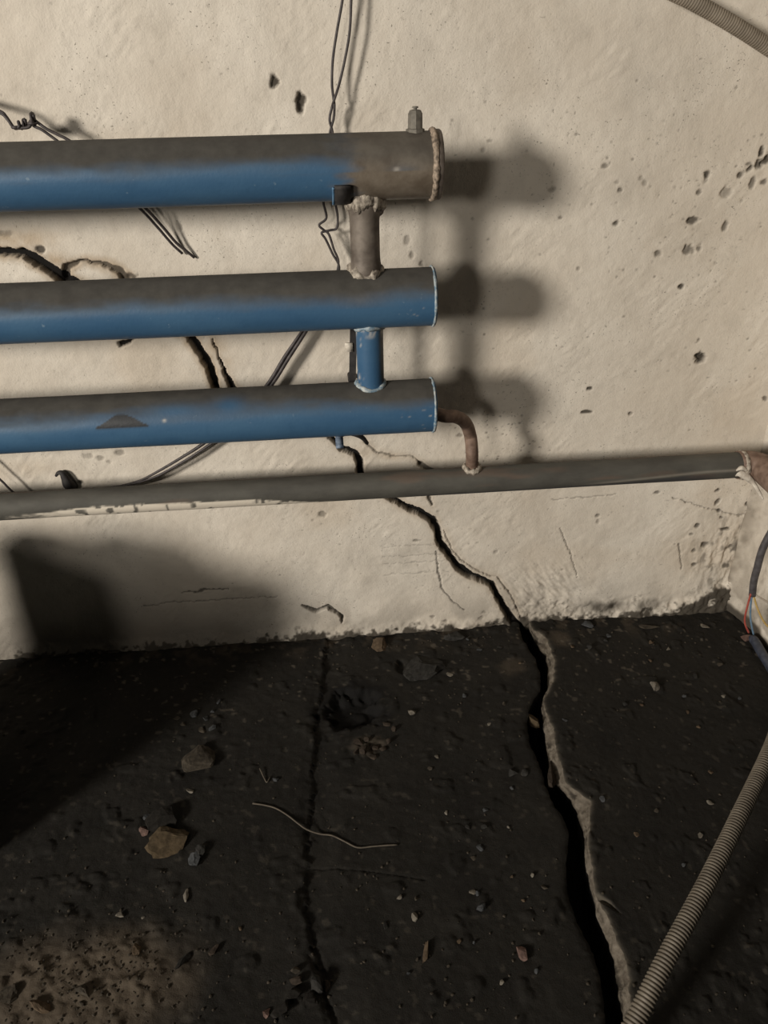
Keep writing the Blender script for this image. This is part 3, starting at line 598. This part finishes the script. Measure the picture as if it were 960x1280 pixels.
# ------------------------------------------------------------------ grey supply pipe along the wall
sup = thing('supply_pipe', (0.0, PYT, ZT), 'thin dark grey supply pipe running below the blue radiator into the right corner', 'pipe')
xe = W(925, 588, PYT)[0]
V, Fc, XX, AA = pipe_geo(-3.0, xe, RT, PYT, ZT, 56, 0.004)
nzv = np.sin(AA)
xa, xb = W(40, 640, PYT)[0], W(400, 625, PYT)[0]
AAs = np.where(AA > PI, AA-2*PI, AA)
bd = 0.10-0.15*ss(xb-0.45, xb-0.15, XX)-0.75*ss(xb-0.16, xb+0.02, XX)-0.35*(1-ss(xa-0.02, xa+0.14, XX))
pl = (1-ss(-0.05, 0.05, AAs-bd+0.09*fbm(XX*60, AA*2, 3, 211)))*(AAs > -2.2)
pl = pl*ss(xa-0.05, xa+0.09, XX+0.06*fbm(XX*70, AA*5, 2, 213))*(1-ss(xb-0.02, xb+0.05, XX))
pl = pl*(1-0.9*ss(0.40, 0.55, fbm(XX*75, AA*1.0, 2, 215)))
x7 = W(600, 620, PYT)[0]
x8, x9 = W(740, 600, PYT)[0], W(890, 590, PYT)[0]
bd2 = -0.62+0.55*ss(x8-0.06, x9, XX)
ch = 0.75*(1-ss(-0.06, 0.06, AAs-bd2+0.10*fbm(XX*9, AA*2, 3, 217)))*(AAs > -2.2)*ss(x7-0.25, x7, XX)*(1-ss(x9-0.04, x9+0.01, XX))
lt = 0.22*np.exp(-((AAs-bd2-0.16)/0.10)**2)*ss(x8-0.05, x8+0.05, XX); pl = np.maximum(pl, lt)
bn = 0.55*np.exp(-((XX-0.0)/0.10)**2)*0+0.35*ss(0.2, 0.6, fbm(XX*6, AA, 3, 219))
obj('pipe', (V, Fc), GREY, sup, attrs={'pale': np.clip(pl, 0, 1), 'chip': np.clip(ch, 0, 1), 'burn': np.clip(bn, 0, 1)})
re = 0.036
el = [(xe-0.01, PYT, ZT), (xe+0.005, PYT, ZT)]+[(xe+0.005+re*math.sin(a), PYT-re+re*math.cos(a), ZT) for a in np.linspace(0.1, PI/2, 14)]
el += [(xe+0.005+re, PYT-re-q, ZT) for q in (0.02, 0.1, 0.5, 1.2)]
obj('elbow_pipe', tube(el, RT+0.0025, 36), RUST, sup)['label'] = 'rusty brown elbow turning towards the room along the right wall'
obj('weld_bead', ring((xe, PYT, ZT), 'x', RT+0.0000, 0.0050, 0.5, 70, 10, 21, 1.4), WELD, sup)['label'] = 'white lumpy weld before the elbow'
sm_ = [W(918, 594, PYT-RT*0.75), W(925, 592, PYT-RT*0.95), W(932, 595, PYT-RT*1.05), W(938, 600, PYT-RT*1.2), W(943, 606, PYT-RT*1.5), W(949, 616, PYT-RT*2.0), W(954, 624, PYT-RT*2.4)]
lump = [strand_r(sm_, [.003, .008, .009, .007, .005, .004, .002], 5, 10), strand_r([W(920, 588, PYT-RT*0.95), W(927, 585, PYT-RT*1.02), W(934, 588, PYT-RT*1.1)], [.002, .006, .003], 5, 10)]
obj('whitewash_smear', join(*lump), LIME, sup)['label'] = 'white smear along the underside of the elbow'

# ------------------------------------------------------------------ wires
def strand(pts, r, n=6, seg=8): return tube(spline(pts, n), r, seg)
def wpts(lst): return [W(a, b, y) for a, b, y in lst]
yb = WY-0.030
wi = thing('hanging_wire', W(415, 165, yb), 'long two-strand dark wire hanging from above and passing behind all blue pipes', 'wire')
obj('strand', strand_r(wpts([(432, -40, yb), (428, 0, yb), (421, 40, yb), (416, 75, yb), (415, 105, yb), (417, 124, yb), (418, 132, yb-.004), (417, 148, yb), (412, 168, yb), (405, 210, yb), (404, 250, yb), (408, 272, yb),
    (399, 281, yb), (404, 287, yb), (411, 293, yb), (417, 311, yb), (423, 332, yb), (410, 370, yb), (383, 413, yb), (361, 447, yb), (338, 483, yb), (300, 528, yb), (256, 560, yb), (226, 579, yb), (194, 596, yb), (160, 606, yb+.01), (110, 612, yb+.02)]), [.0024]*17+[.0028, .0042, .0044, .0044, .004, .0034, .003, .0028, .0026, .0026]), WIRE, wi)
obj('strand', strand_r(wpts([(441, -40, yb), (439, 0, yb), (437, 40, yb), (431, 75, yb), (424, 105, yb), (418, 124, yb-.006), (415, 134, yb), (412, 150, yb), (416, 168, yb), (418, 210, yb), (419, 250, yb), (422, 270, yb), (421, 285, yb),
    (412, 288, yb), (402, 291, yb), (407, 299, yb), (415, 316, yb), (424, 338, yb), (406, 370, yb), (378, 413, yb), (356, 446, yb), (332, 484, yb), (294, 525, yb), (252, 556, yb), (230, 570, yb), (196, 590, yb), (168, 603, yb+.01), (110, 616, yb+.02)]), [.0024]*19+[.0028, .0042, .0044, .0044, .004, .0034, .003, .0028, .0026]), WIRE, wi)
ya = WY-0.055
tw = thing('tie_wire', W(35, 155, ya), 'short dark tie wire knotted above the left end of the top pipe', 'wire')
obj('strand', strand(wpts([(-300, 20, WY-.01), (-150, 90, WY-.04), (-30, 128, ya), (0, 139, ya), (8, 146, ya), (18, 160, ya), (24, 158, ya-.006), (23, 152, ya), (27, 161, ya+.004), (31, 149, ya-.004), (33, 158, ya), (38, 152, ya), (42, 144, ya-.006), (41, 156, ya), (52, 162, ya), (66, 172, ya),
    (110, 205, ya), (172, 258, ya+.015), (195, 282, WY-.028), (215, 305, WY-.016), (228, 317, WY-.008)]), 0.0028), WIRE, tw)
obj('strand', strand(wpts([(-300, 24, WY-.01), (-150, 94, WY-.04), (-30, 130, ya), (0, 141, ya), (10, 150, ya-.004), (17, 159, ya-.004), (28, 160, ya-.004), (37, 158, ya-.004), (40, 148, ya), (43, 150, ya+.004), (58, 161, ya), (72, 168, ya), (90, 178, ya), (130, 208, ya),
    (182, 260, ya+.015), (202, 282, WY-.028), (220, 303, WY-.018), (232, 313, WY-.012), (243, 322, WY-.006)]), 0.0028), WIRE, tw)
obj('knot', join(ring(W(20, 159, ya), 'z', 0.006, 0.0024, 0.3, 16, 6, 1), ring(W(41, 149, ya), 'x', 0.009, 0.0030, 0.3, 18, 6, 2), ring(W(41, 154, ya), 'z', 0.007, 0.0028, 0.3, 16, 6, 3), ring(W(30, 154, ya), 'x', 0.006, 0.0022, 0.3, 16, 6, 4)), WIRE, tw)['label'] = 'twisted knot of the tie wire'
o = obj('wire_end', strand(wpts([(-150, 480, yb), (-80, 530, yb), (-30, 572, yb), (-8, 592, yb), (4, 603, yb), (14, 613, yb), (40, 634, yb)]), 0.0026), WIRE, loc=W(5, 604, yb)); tag(o, 'short slanting dark wire end under the bottom blue pipe at left edge', 'wire')
# a rough iron hook in the wall
o = obj('wall_hook', strand_r([(W(90, 609, WY)[0], WY+0.01, W(90, 609, WY)[2]), W(86, 605, WY-0.006), W(82, 598, WY-0.010), W(78, 592, WY-0.011), W(73, 591, WY-0.010), W(70, 595, WY-0.008)], [.016, .014, .010, .007, .0045, .003], 5, 10), DARKST, loc=W(84, 603, WY))
tag(o, 'small blackened iron hook in the wall above the supply pipe at left', 'hook')

# ------------------------------------------------------------------ cable in the right corner
cb = thing('power_cable', W(940, 744, 1.425), 'thick black cable with stripped coloured cores hanging in the right corner', 'cable')
yc_ = 1.425
P = lambda a, b, d=0.0: W(a, b, yc_+d)
obj('sheath', tube(spline([(1.080, 1.50, 2.2), (1.080, 1.49, 1.5), (1.080, 1.48, 1.0), (1.080, 1.47, 0.78), (1.078, 1.455, 0.62), (1.068, 1.44, 0.515), (1.030, 1.43, 0.458), P(956, 680), P(946, 712), P(942, 728), P(940.5, 744)], 6), 0.0085, 14), CABLE, cb)
for n_, ma, pts_ in (('red', REDW, [(938.5, 742), (935, 755), (931.5, 770), (931.5, 780), (936, 791)]), ('blue', BLUEW, [(940, 742), (938.5, 755), (938, 770), (939.5, 782), (942, 793)]),
                     ('yellow', YELW, [(941.5, 742), (945, 755), (950, 768), (957, 780), (966, 788)]), ('white', WHTW, [(943, 742), (948, 746), (955, 750), (966, 757)])):
    o = obj('core_wire', tube(spline([P(a, b, -0.004) for a, b in pts_], 6), 0.0024, 8), ma, cb); o['label'] = n_+' core wire coming out of the sheath'
pts_ = [G(a, b, 0.014) for a, b in ((938, 796), (944, 802), (952, 816), (962, 832), (985, 870))]
o = obj('taped_cable', tube(spline(pts_, 5), [0.006, 0.008, 0.010]+[0.012]*15+[0.012]*3, 12), TAPE, loc=pts_[1]); tag(o, 'blue-black taped cable end lying on the floor below the coloured wires', 'cable')
# ------------------------------------------------------------------ corrugated hoses
def hose(pts, R, pitch, seg=20, amp=0.08):
    s = spline(pts, 40); s = np.array(s); L = np.concatenate([[0], np.cumsum(np.linalg.norm(np.diff(s, axis=0), axis=1))])
    n = int(L[-1]/pitch*5); u = np.linspace(0, L[-1], n); q = np.stack([np.interp(u, L, s[:, k]) for k in range(3)], 1)
    return tube(list(q), list(R*(1-amp+amp*np.sin(2*PI*u/pitch))), seg)
hp = [G(700, 1475, 0.018), G(745, 1370, 0.035), G(792, 1280, 0.075), G(832, 1200, 0.105), G(880, 1110, 0.125), G(922, 1025, 0.135), G(962, 940, 0.14), G(985, 880, 0.15), G(1030, 800, 0.165)]
o = obj('corrugated_hose', hose(hp, 0.0158, 0.0066), HOSE, loc=G(792, 1280, 0)); tag(o, 'grey corrugated flexible hose slanting over the dark floor at lower right', 'hose')
hp = [W(790, -45, WY-.055), W(830, -16, WY-.058), W(862, 0, WY-.060), W(895, 18, WY-.060), W(930, 39, WY-.060), W(962, 60, WY-.058), W(1000, 84, WY-.055), W(1050, 120, WY-.05), W(1090, 160, WY-.045)]
o = obj('corrugated_conduit', hose(hp, 0.0138, 0.0050, 20, 0.045), HOSE2, loc=W(895, 18, WY-.06)); tag(o, 'beige corrugated conduit crossing the upper right corner of the wall', 'conduit')

# ------------------------------------------------------------------ stones and debris on the floor
def ico(sub):
    bmv = [(-1, PI_ := (1+5**.5)/2, 0), (1, PI_, 0), (-1, -PI_, 0), (1, -PI_, 0), (0, -1, PI_), (0, 1, PI_), (0, -1, -PI_), (0, 1, -PI_), (PI_, 0, -1), (PI_, 0, 1), (-PI_, 0, -1), (-PI_, 0, 1)]
    V = [np.array(v)/np.linalg.norm(v) for v in bmv]
    Fc = [(0, 11, 5), (0, 5, 1), (0, 1, 7), (0, 7, 10), (0, 10, 11), (1, 5, 9), (5, 11, 4), (11, 10, 2), (10, 7, 6), (7, 1, 8), (3, 9, 4), (3, 4, 2), (3, 2, 6), (3, 6, 8), (3, 8, 9), (4, 9, 5), (2, 4, 11), (6, 2, 10), (8, 6, 7), (9, 8, 1)]
    for _ in range(sub):
        cache = {}; F2 = []
        def mid(a, b):
            k = (min(a, b), max(a, b))
            if k not in cache: p = V[a]+V[b]; V.append(p/np.linalg.norm(p)); cache[k] = len(V)-1
            return cache[k]
        for a, b, c_ in Fc:
            x, y, z = mid(a, b), mid(b, c_), mid(c_, a); F2 += [(a, x, z), (b, y, x), (c_, z, y), (x, y, z)]
        Fc = F2
    return np.array(V), Fc
IC = {1: ico(1), 2: ico(2)}
def rock(seed, s, rz, sub=2, cuts=7):
    V, Fc = IC[sub]; V = V.copy(); rg = np.random.RandomState(seed)
    for _ in range(cuts+6):                        # planar fracture faces
        n = rg.normal(size=3); n /= np.linalg.norm(n); d = rg.uniform(0.34, 0.74); k = V@n; V -= np.outer(np.maximum(k-d, 0), n)
    V *= 1+0.10*rg.normal(size=(len(V), 1))*0.5
    V = V*np.array(s)/2/0.75; ca, sa = math.cos(rz), math.sin(rz)
    V = V@np.array([[ca, sa, 0], [-sa, ca, 0], [0, 0, 1]]); return V, Fc
def stone(name, px_, py_, w_, d_, hh, mat, label, cat='stone', rz=0.3, seed=1, group=None, sink=0.22, sub=2, dz=None):
    x, y, _ = G(px_, py_, hh*0.3); k = math.hypot(math.hypot(x, y), H)/960
    V, Fc = rock(seed, (w_*k, d_*k*1.25, hh), rz, sub); zmin = V[:, 2].min(); zb_ = fz(x, y) if dz is None else dz
    V = V+np.array([x, y, zb_-zmin-sink*hh])
    o = obj(name, (V, Fc), mat, loc=(x, y, zb_), smooth=False); tag(o, label, cat, group); return o
S = stone
S('stone_slab', 527, 836, 66, 34, 0.034, ST['grey'], 'flat angular grey stone slab lying near the foot of the wall', rz=0.25, seed=3, sink=0.3)
S('stone', 476, 804, 20, 16, 0.024, ST['tan'], 'split tan stone lying against the foot of the wall', rz=-0.5, seed=4)
S('stone', 570, 795, 22, 16, 0.020, ST['grey'], 'rounded grey stone at the wall foot right of the slab', rz=0.0, seed=5)
S('stone_flake', 247, 951, 50, 30, 0.017, ST['greytan'], 'flat grey-tan stone flake alone on the dark floor at left', rz=0.55, seed=6)
S('stone', 203, 1026, 38, 28, 0.026, ST['dark'], 'dark stone behind the ochre stone at lower left', rz=0.7, seed=8)
S('stone', 213, 1047, 40, 24, 0.030, ST['ochre'], 'ochre broken stone in front of the dark stone at lower left', rz=0.5, seed=9)
S('stone', 181, 1038, 13, 10, 0.010, ST['pink'], 'small pinkish stone left of the ochre stone', rz=-0.6, seed=10)
S('stone', 183, 1021, 12, 8, 0.008, ST['bluegrey'], 'small blue-grey chip left of the dark stone', rz=0.2, seed=27)
S('stone', 243, 1076, 20, 13, 0.016, ST['bluegrey'], 'grey jagged stone right below the ochre stone', rz=0.6, seed=11)
S('stone', 250, 1064, 12, 12, 0.012, ST['grey'], 'small grey stone touching the jagged stone', rz=0.1, seed=28)
S('stone_chip', 238, 989, 14, 4, 0.006, ST['pale'], 'thin pale chip below the flat grey-tan flake', rz=-0.5, seed=12)
for k, (a, b, w_) in enumerate(((221, 898, 9), (243, 893, 14), (257, 898, 9), (252, 912, 10), (266, 911, 9), (273, 877, 7), (228, 905, 8), (266, 888, 7))):
    S('rubble', a, b, w_, w_*0.7, 0.008, ST['bluegrey' if k % 3 else 'greytan'], 'small blue-grey rubble piece in the loose cluster above the flat flake', 'rubble', rz=k*0.9, seed=40+k, group='rubble cluster above the flake', sub=1)
for k, (a, b, w_) in enumerate(((448, 928, 12), (459, 924, 10), (468, 932, 12), (455, 938, 11), (478, 936, 9), (466, 944, 10), (445, 941, 8), (486, 928, 7), (483, 905, 9), (492, 912, 8))):
    S('rubble', a, b, w_, w_*0.8, 0.012, ST['brown'], 'small brown lump of crumbled mortar beside the black pit', 'rubble', rz=k*1.1, seed=60+k, group='crumbled mortar by the pit', sub=1)
for k, (a, b, w_, m_) in enumerate(((396, 1231, 16, 'grey'), (372, 1226, 13, 'brown'), (370, 1244, 15, 'dark'), (352, 1262, 14, 'dark'), (410, 1228, 9, 'brown'), (386, 1250, 16, 'dark'), (369, 1212, 8, 'greytan'))):
    S('rubble', a, b, w_, w_*1.1, 0.016, ST[m_], 'dark lump of rubble in the narrow crack at the bottom', 'rubble', rz=k*0.8, seed=80+k, group='rubble in the narrow floor crack', sub=1)
S('stone', 333, 1265, 11, 9, 0.010, ST['pink'], 'small pinkish stone at the bottom edge left of the narrow crack', rz=.4, seed=13, sub=1)
S('stone', 12, 1246, 26, 14, 0.016, ST['greytan'], 'grey-brown stone at the left edge beside the sandy patch', rz=.6, seed=14)
S('stone', 48, 1260, 24, 11, 0.014, ST['tan'], 'tan flat stone on the sandy patch by the bottom edge', rz=-.4, seed=15)
S('stone', 105, 1241, 17, 9, 0.011, ST['greytan'], 'small ridged stone in the middle of the sandy patch', rz=-.6, seed=16)
S('stone', 172, 1190, 9, 14, 0.010, ST['tan'], 'small upright tan stone on the edge of the sandy patch', rz=.1, seed=17)
S('stone_chip', 233, 1118, 6, 12, 0.008, ST['pale'], 'tiny pale sliver right of the sandy patch', rz=.1, seed=18, sub=1)
S('stone_chip', 229, 1202, 20, 6, 0.010, ST['dark'], 'dark slanting chip between sandy patch and narrow crack', rz=.7, seed=19, sub=1)
S('stone_chip', 266, 1190, 14, 6, 0.008, ST['brown'], 'brown slanting chip left of the narrow crack', rz=.7, seed=29, sub=1)
S('pebble', 515, 891, 11, 7, 0.010, ST['pale'], 'shiny pale pebble right of the black pit', 'pebble', seed=20, sub=1)
S('pebble', 653, 1192, 11, 15, 0.012, ST['pink'], 'pinkish pebble left of the wide crack near the bottom', 'pebble', seed=21, sub=1)
S('stone_chip', 531, 1194, 7, 22, 0.010, ST['tan'], 'thin curved tan chip on the floor at bottom centre', rz=-.25, seed=22, sub=1)
S('pebble', 603, 1134, 11, 10, 0.011, ST['bluegrey'], 'blue-grey pebble with tiny grains left of the wide crack', 'pebble', seed=23, sub=1)
S('pebble', 519, 1146, 8, 8, 0.009, ST['pale'], 'pale round pebble at lower centre of the floor', 'pebble', seed=24, sub=1)
S('pebble', 819, 860, 11, 10, 0.014, ST['pale'], 'largest pale pebble on the floor right of the wide crack', 'pebble', seed=25, sub=1)
S('stone', 640, 966, 11, 10, 0.011, ST['grey'], 'left one of two round grey pebbles beside the wide crack', 'pebble', seed=26, sub=1)
S('stone', 655, 966, 9, 9, 0.010, ST['grey'], 'right one of two round grey pebbles beside the wide crack', 'pebble', seed=30, sub=1)
S('stone', 668, 893, 16, 20, 0.030, ST['ochre'], 'ochre stone wedged upper in the wide crack', rz=.2, seed=31, sink=0.0, dz=-0.026)
S('stone', 690, 962, 14, 30, 0.030, ST['brown'], 'brown stone wedged lower in the wide crack', rz=-.2, seed=32, sink=0.0, dz=-0.028)
S('stone', 732, 781, 15, 8, 0.010, ST['bluegrey'], 'pale grey chip by the wall right of the wide crack', seed=33, rz=-.5, sub=1)
S('stone', 812, 784, 24, 8, 0.010, ST['greytan'], 'long grey-tan chip by the foot of the wall at right', seed=34, rz=-.2, sub=1)
S('plaster_lump', 934, 797, 14, 9, 0.014, ST['pink'], 'pinkish white plaster lump under the red core wire', 'plaster', seed=35, rz=.2, sub=1)
S('plaster_splinter', 882, 782, 14, 5, 0.009, ST['pale'], 'pale slanting plaster splinter near the right corner', 'plaster', seed=36, rz=-.9, sub=1)
peb = [(813, 826), (782, 880), (803, 881), (860, 889), (873, 908), (715, 810), (737, 812), (760, 795), (757, 802), (813, 803), (836, 810), (600, 1060), (592, 1072), (605, 1035), (585, 1034), (636, 1035), (597, 1117), (590, 1115), (522, 1200), (510, 1217), (482, 1158),
       (500, 1123), (520, 1124), (706, 900), (888, 965), (925, 872), (905, 870), (870, 845), (640, 985), (558, 1015), (607, 1013), (665, 1095), (680, 1110), (672, 1214), (640, 1096), (573, 1178), (593, 1178), (627, 1228), (654, 1125), (900, 830), (855, 870),
       (345, 975), (300, 1160), (150, 1145), (178, 1147), (580, 870), (562, 842), (630, 880), (612, 905), (538, 960), (546, 945), (625, 810), (600, 812), (585, 800), (650, 830), (888, 1004), (875, 1045), (855, 1080), (795, 1045), (820, 1015), (752, 1000)]
rgp = random.Random(3)
for k, (a, b) in enumerate(peb):
    w_ = rgp.uniform(4, 7.5)
    S('pebble', a, b, w_, w_*rgp.uniform(.6, 1), rgp.uniform(.004, .008), ST[rgp.choice(['pale', 'greytan', 'bluegrey', 'grey', 'tan'])], 'tiny loose pebble scattered on the dark floor', 'pebble', rz=rgp.uniform(0, 3), seed=200+k, group='loose pebbles on the floor', sub=1)
# grit nobody could count
V = []; Fc = []; n = 0; rgg = np.random.RandomState(11)
bv, bf = ico(0)
for k in range(1000):
    a, b = rgg.uniform(0, 960), rgg.uniform(790, 1280)
    if k % 4 == 0: a, b = rgg.normal(110, 60), rgg.normal(1225, 35)
    if k % 4 == 1: b = 780+abs(rgg.normal(0, 45))
    x, y, _ = G(a, b)
    if y > WY-0.02 or x > XR_WALL-0.02: continue
    xl = np.interp(y, yf, XL)-0.004; xr = np.interp(y, yf, XRr)+0.004
    if xl < x < xr: continue
    s = rgg.uniform(0.0012, 0.0032); z = fz(x, y)
    q = bv*s*rgg.uniform(.6, 1.3, size=(12, 1))*np.array([1, 1, .7])+np.array([x, y, z+s*0.3]); V.append(q); Fc += [tuple(i+n for i in f) for f in bf]; n += 12
o = obj('floor_grit', (np.concatenate(V), Fc), ST['greytan'], smooth=False); tag(o, 'fine brown grit strewn over the sooty floor', 'grit', kind='stuff')
# thin root lying on the floor
def onfloor(lst, dz): return [(p[0], p[1], max(fz(p[0]+i*0.005, p[1]+j*0.005) for i in range(-5, 6) for j in (-1, 0, 1))+dz) for p in (G(a, b) for a, b in lst)]
o = obj('dry_root', tube(spline(onfloor([(316, 1006), (330, 1008), (345, 1012), (360, 1021), (372, 1030), (384, 1038), (400, 1041), (415, 1044), (432, 1052), (447, 1059), (465, 1058), (480, 1057), (497, 1056)], 0.0012), 4), 0.0017, 6), TWIG, loc=G(384, 1038)); tag(o, 'thin dry root lying across the narrow crack in the floor', 'root')
o = obj('fibre', tube(spline(onfloor([(325, 963), (331, 975), (334, 979), (338, 972)], 0.002), 4), 0.0013, 6), TWIG, loc=G(332, 975)); tag(o, 'tiny bent pale fibre on the floor above the dry root', 'fibre')

# ------------------------------------------------------------------ unseen can added left of the view to cast the lower left shadow
jx, jy, jw, jl, jh = -0.928, 1.172, 0.17, 0.48, 0.50
jc = thing('shadow_can', (jx, jy, fz(jx, jy)), 'dark green can added unseen left of the view to cast the wall shadow', 'can')
CAN = simple('dark_green_can_paint', (0.030, 0.045, 0.030), (0.055, 0.072, 0.048), 20, 0.6, 0.35)
def rbox(c, s, r, n=5):
    V = []; Fc = []; zs_ = [(-s[2]/2, r), (-s[2]/2+r*0.3, r*0.3), (-s[2]/2+r, 0), (s[2]/2-r, 0), (s[2]/2-r*0.3, r*0.3), (s[2]/2, r)]; m_ = 4*(n+1)
    for z, ins in zs_:
        for k, (sx, sy) in enumerate(((1, 1), (-1, 1), (-1, -1), (1, -1))):
            for i in range(n+1):
                a = PI/2*k+PI/2*i/n; V.append((c[0]+sx*(s[0]/2-r)+(r-ins*0.6)*math.cos(a), c[1]+sy*(s[1]/2-r)+(r-ins*0.6)*math.sin(a), c[2]+z))
    for j in range(len(zs_)-1):
        for i in range(m_): Fc.append((j*m_+i, j*m_+(i+1) % m_, (j+1)*m_+(i+1) % m_, (j+1)*m_+i))
    Fc.append(tuple(range(m_-1, -1, -1))); Fc.append(tuple((len(zs_)-1)*m_+i for i in range(m_))); return V, Fc
jz = fz(jx, jy)
def turn(g, a=math.radians(30)):
    ca, sa = math.cos(a), math.sin(a)
    return [(jx+(v[0]-jx)*ca-(v[1]-jy)*sa, jy+(v[0]-jx)*sa+(v[1]-jy)*ca, v[2]) for v in g[0]], g[1]
obj('body', turn(rbox((jx, jy, jz+jh/2+0.004), (jw, jl, jh), 0.035)), CAN, jc)
for s in (-0.045, 0.0, 0.045):
    obj('handle', turn(tube(spline([(jx+s, jy-0.09, jz+jh-0.004), (jx+s, jy-0.08, jz+jh+0.045), (jx+s, jy+0.0, jz+jh+0.055), (jx+s, jy+0.08, jz+jh+0.045), (jx+s, jy+0.09, jz+jh-0.004)], 5), 0.008, 10)), CAN, jc)
obj('cap', turn(tube([(jx, jy+0.14, jz+jh-0.004), (jx, jy+0.15, jz+jh+0.03), (jx, jy+0.151, jz+jh+0.036)], [0.027, 0.027, 0.02], 20)), CAN, jc)
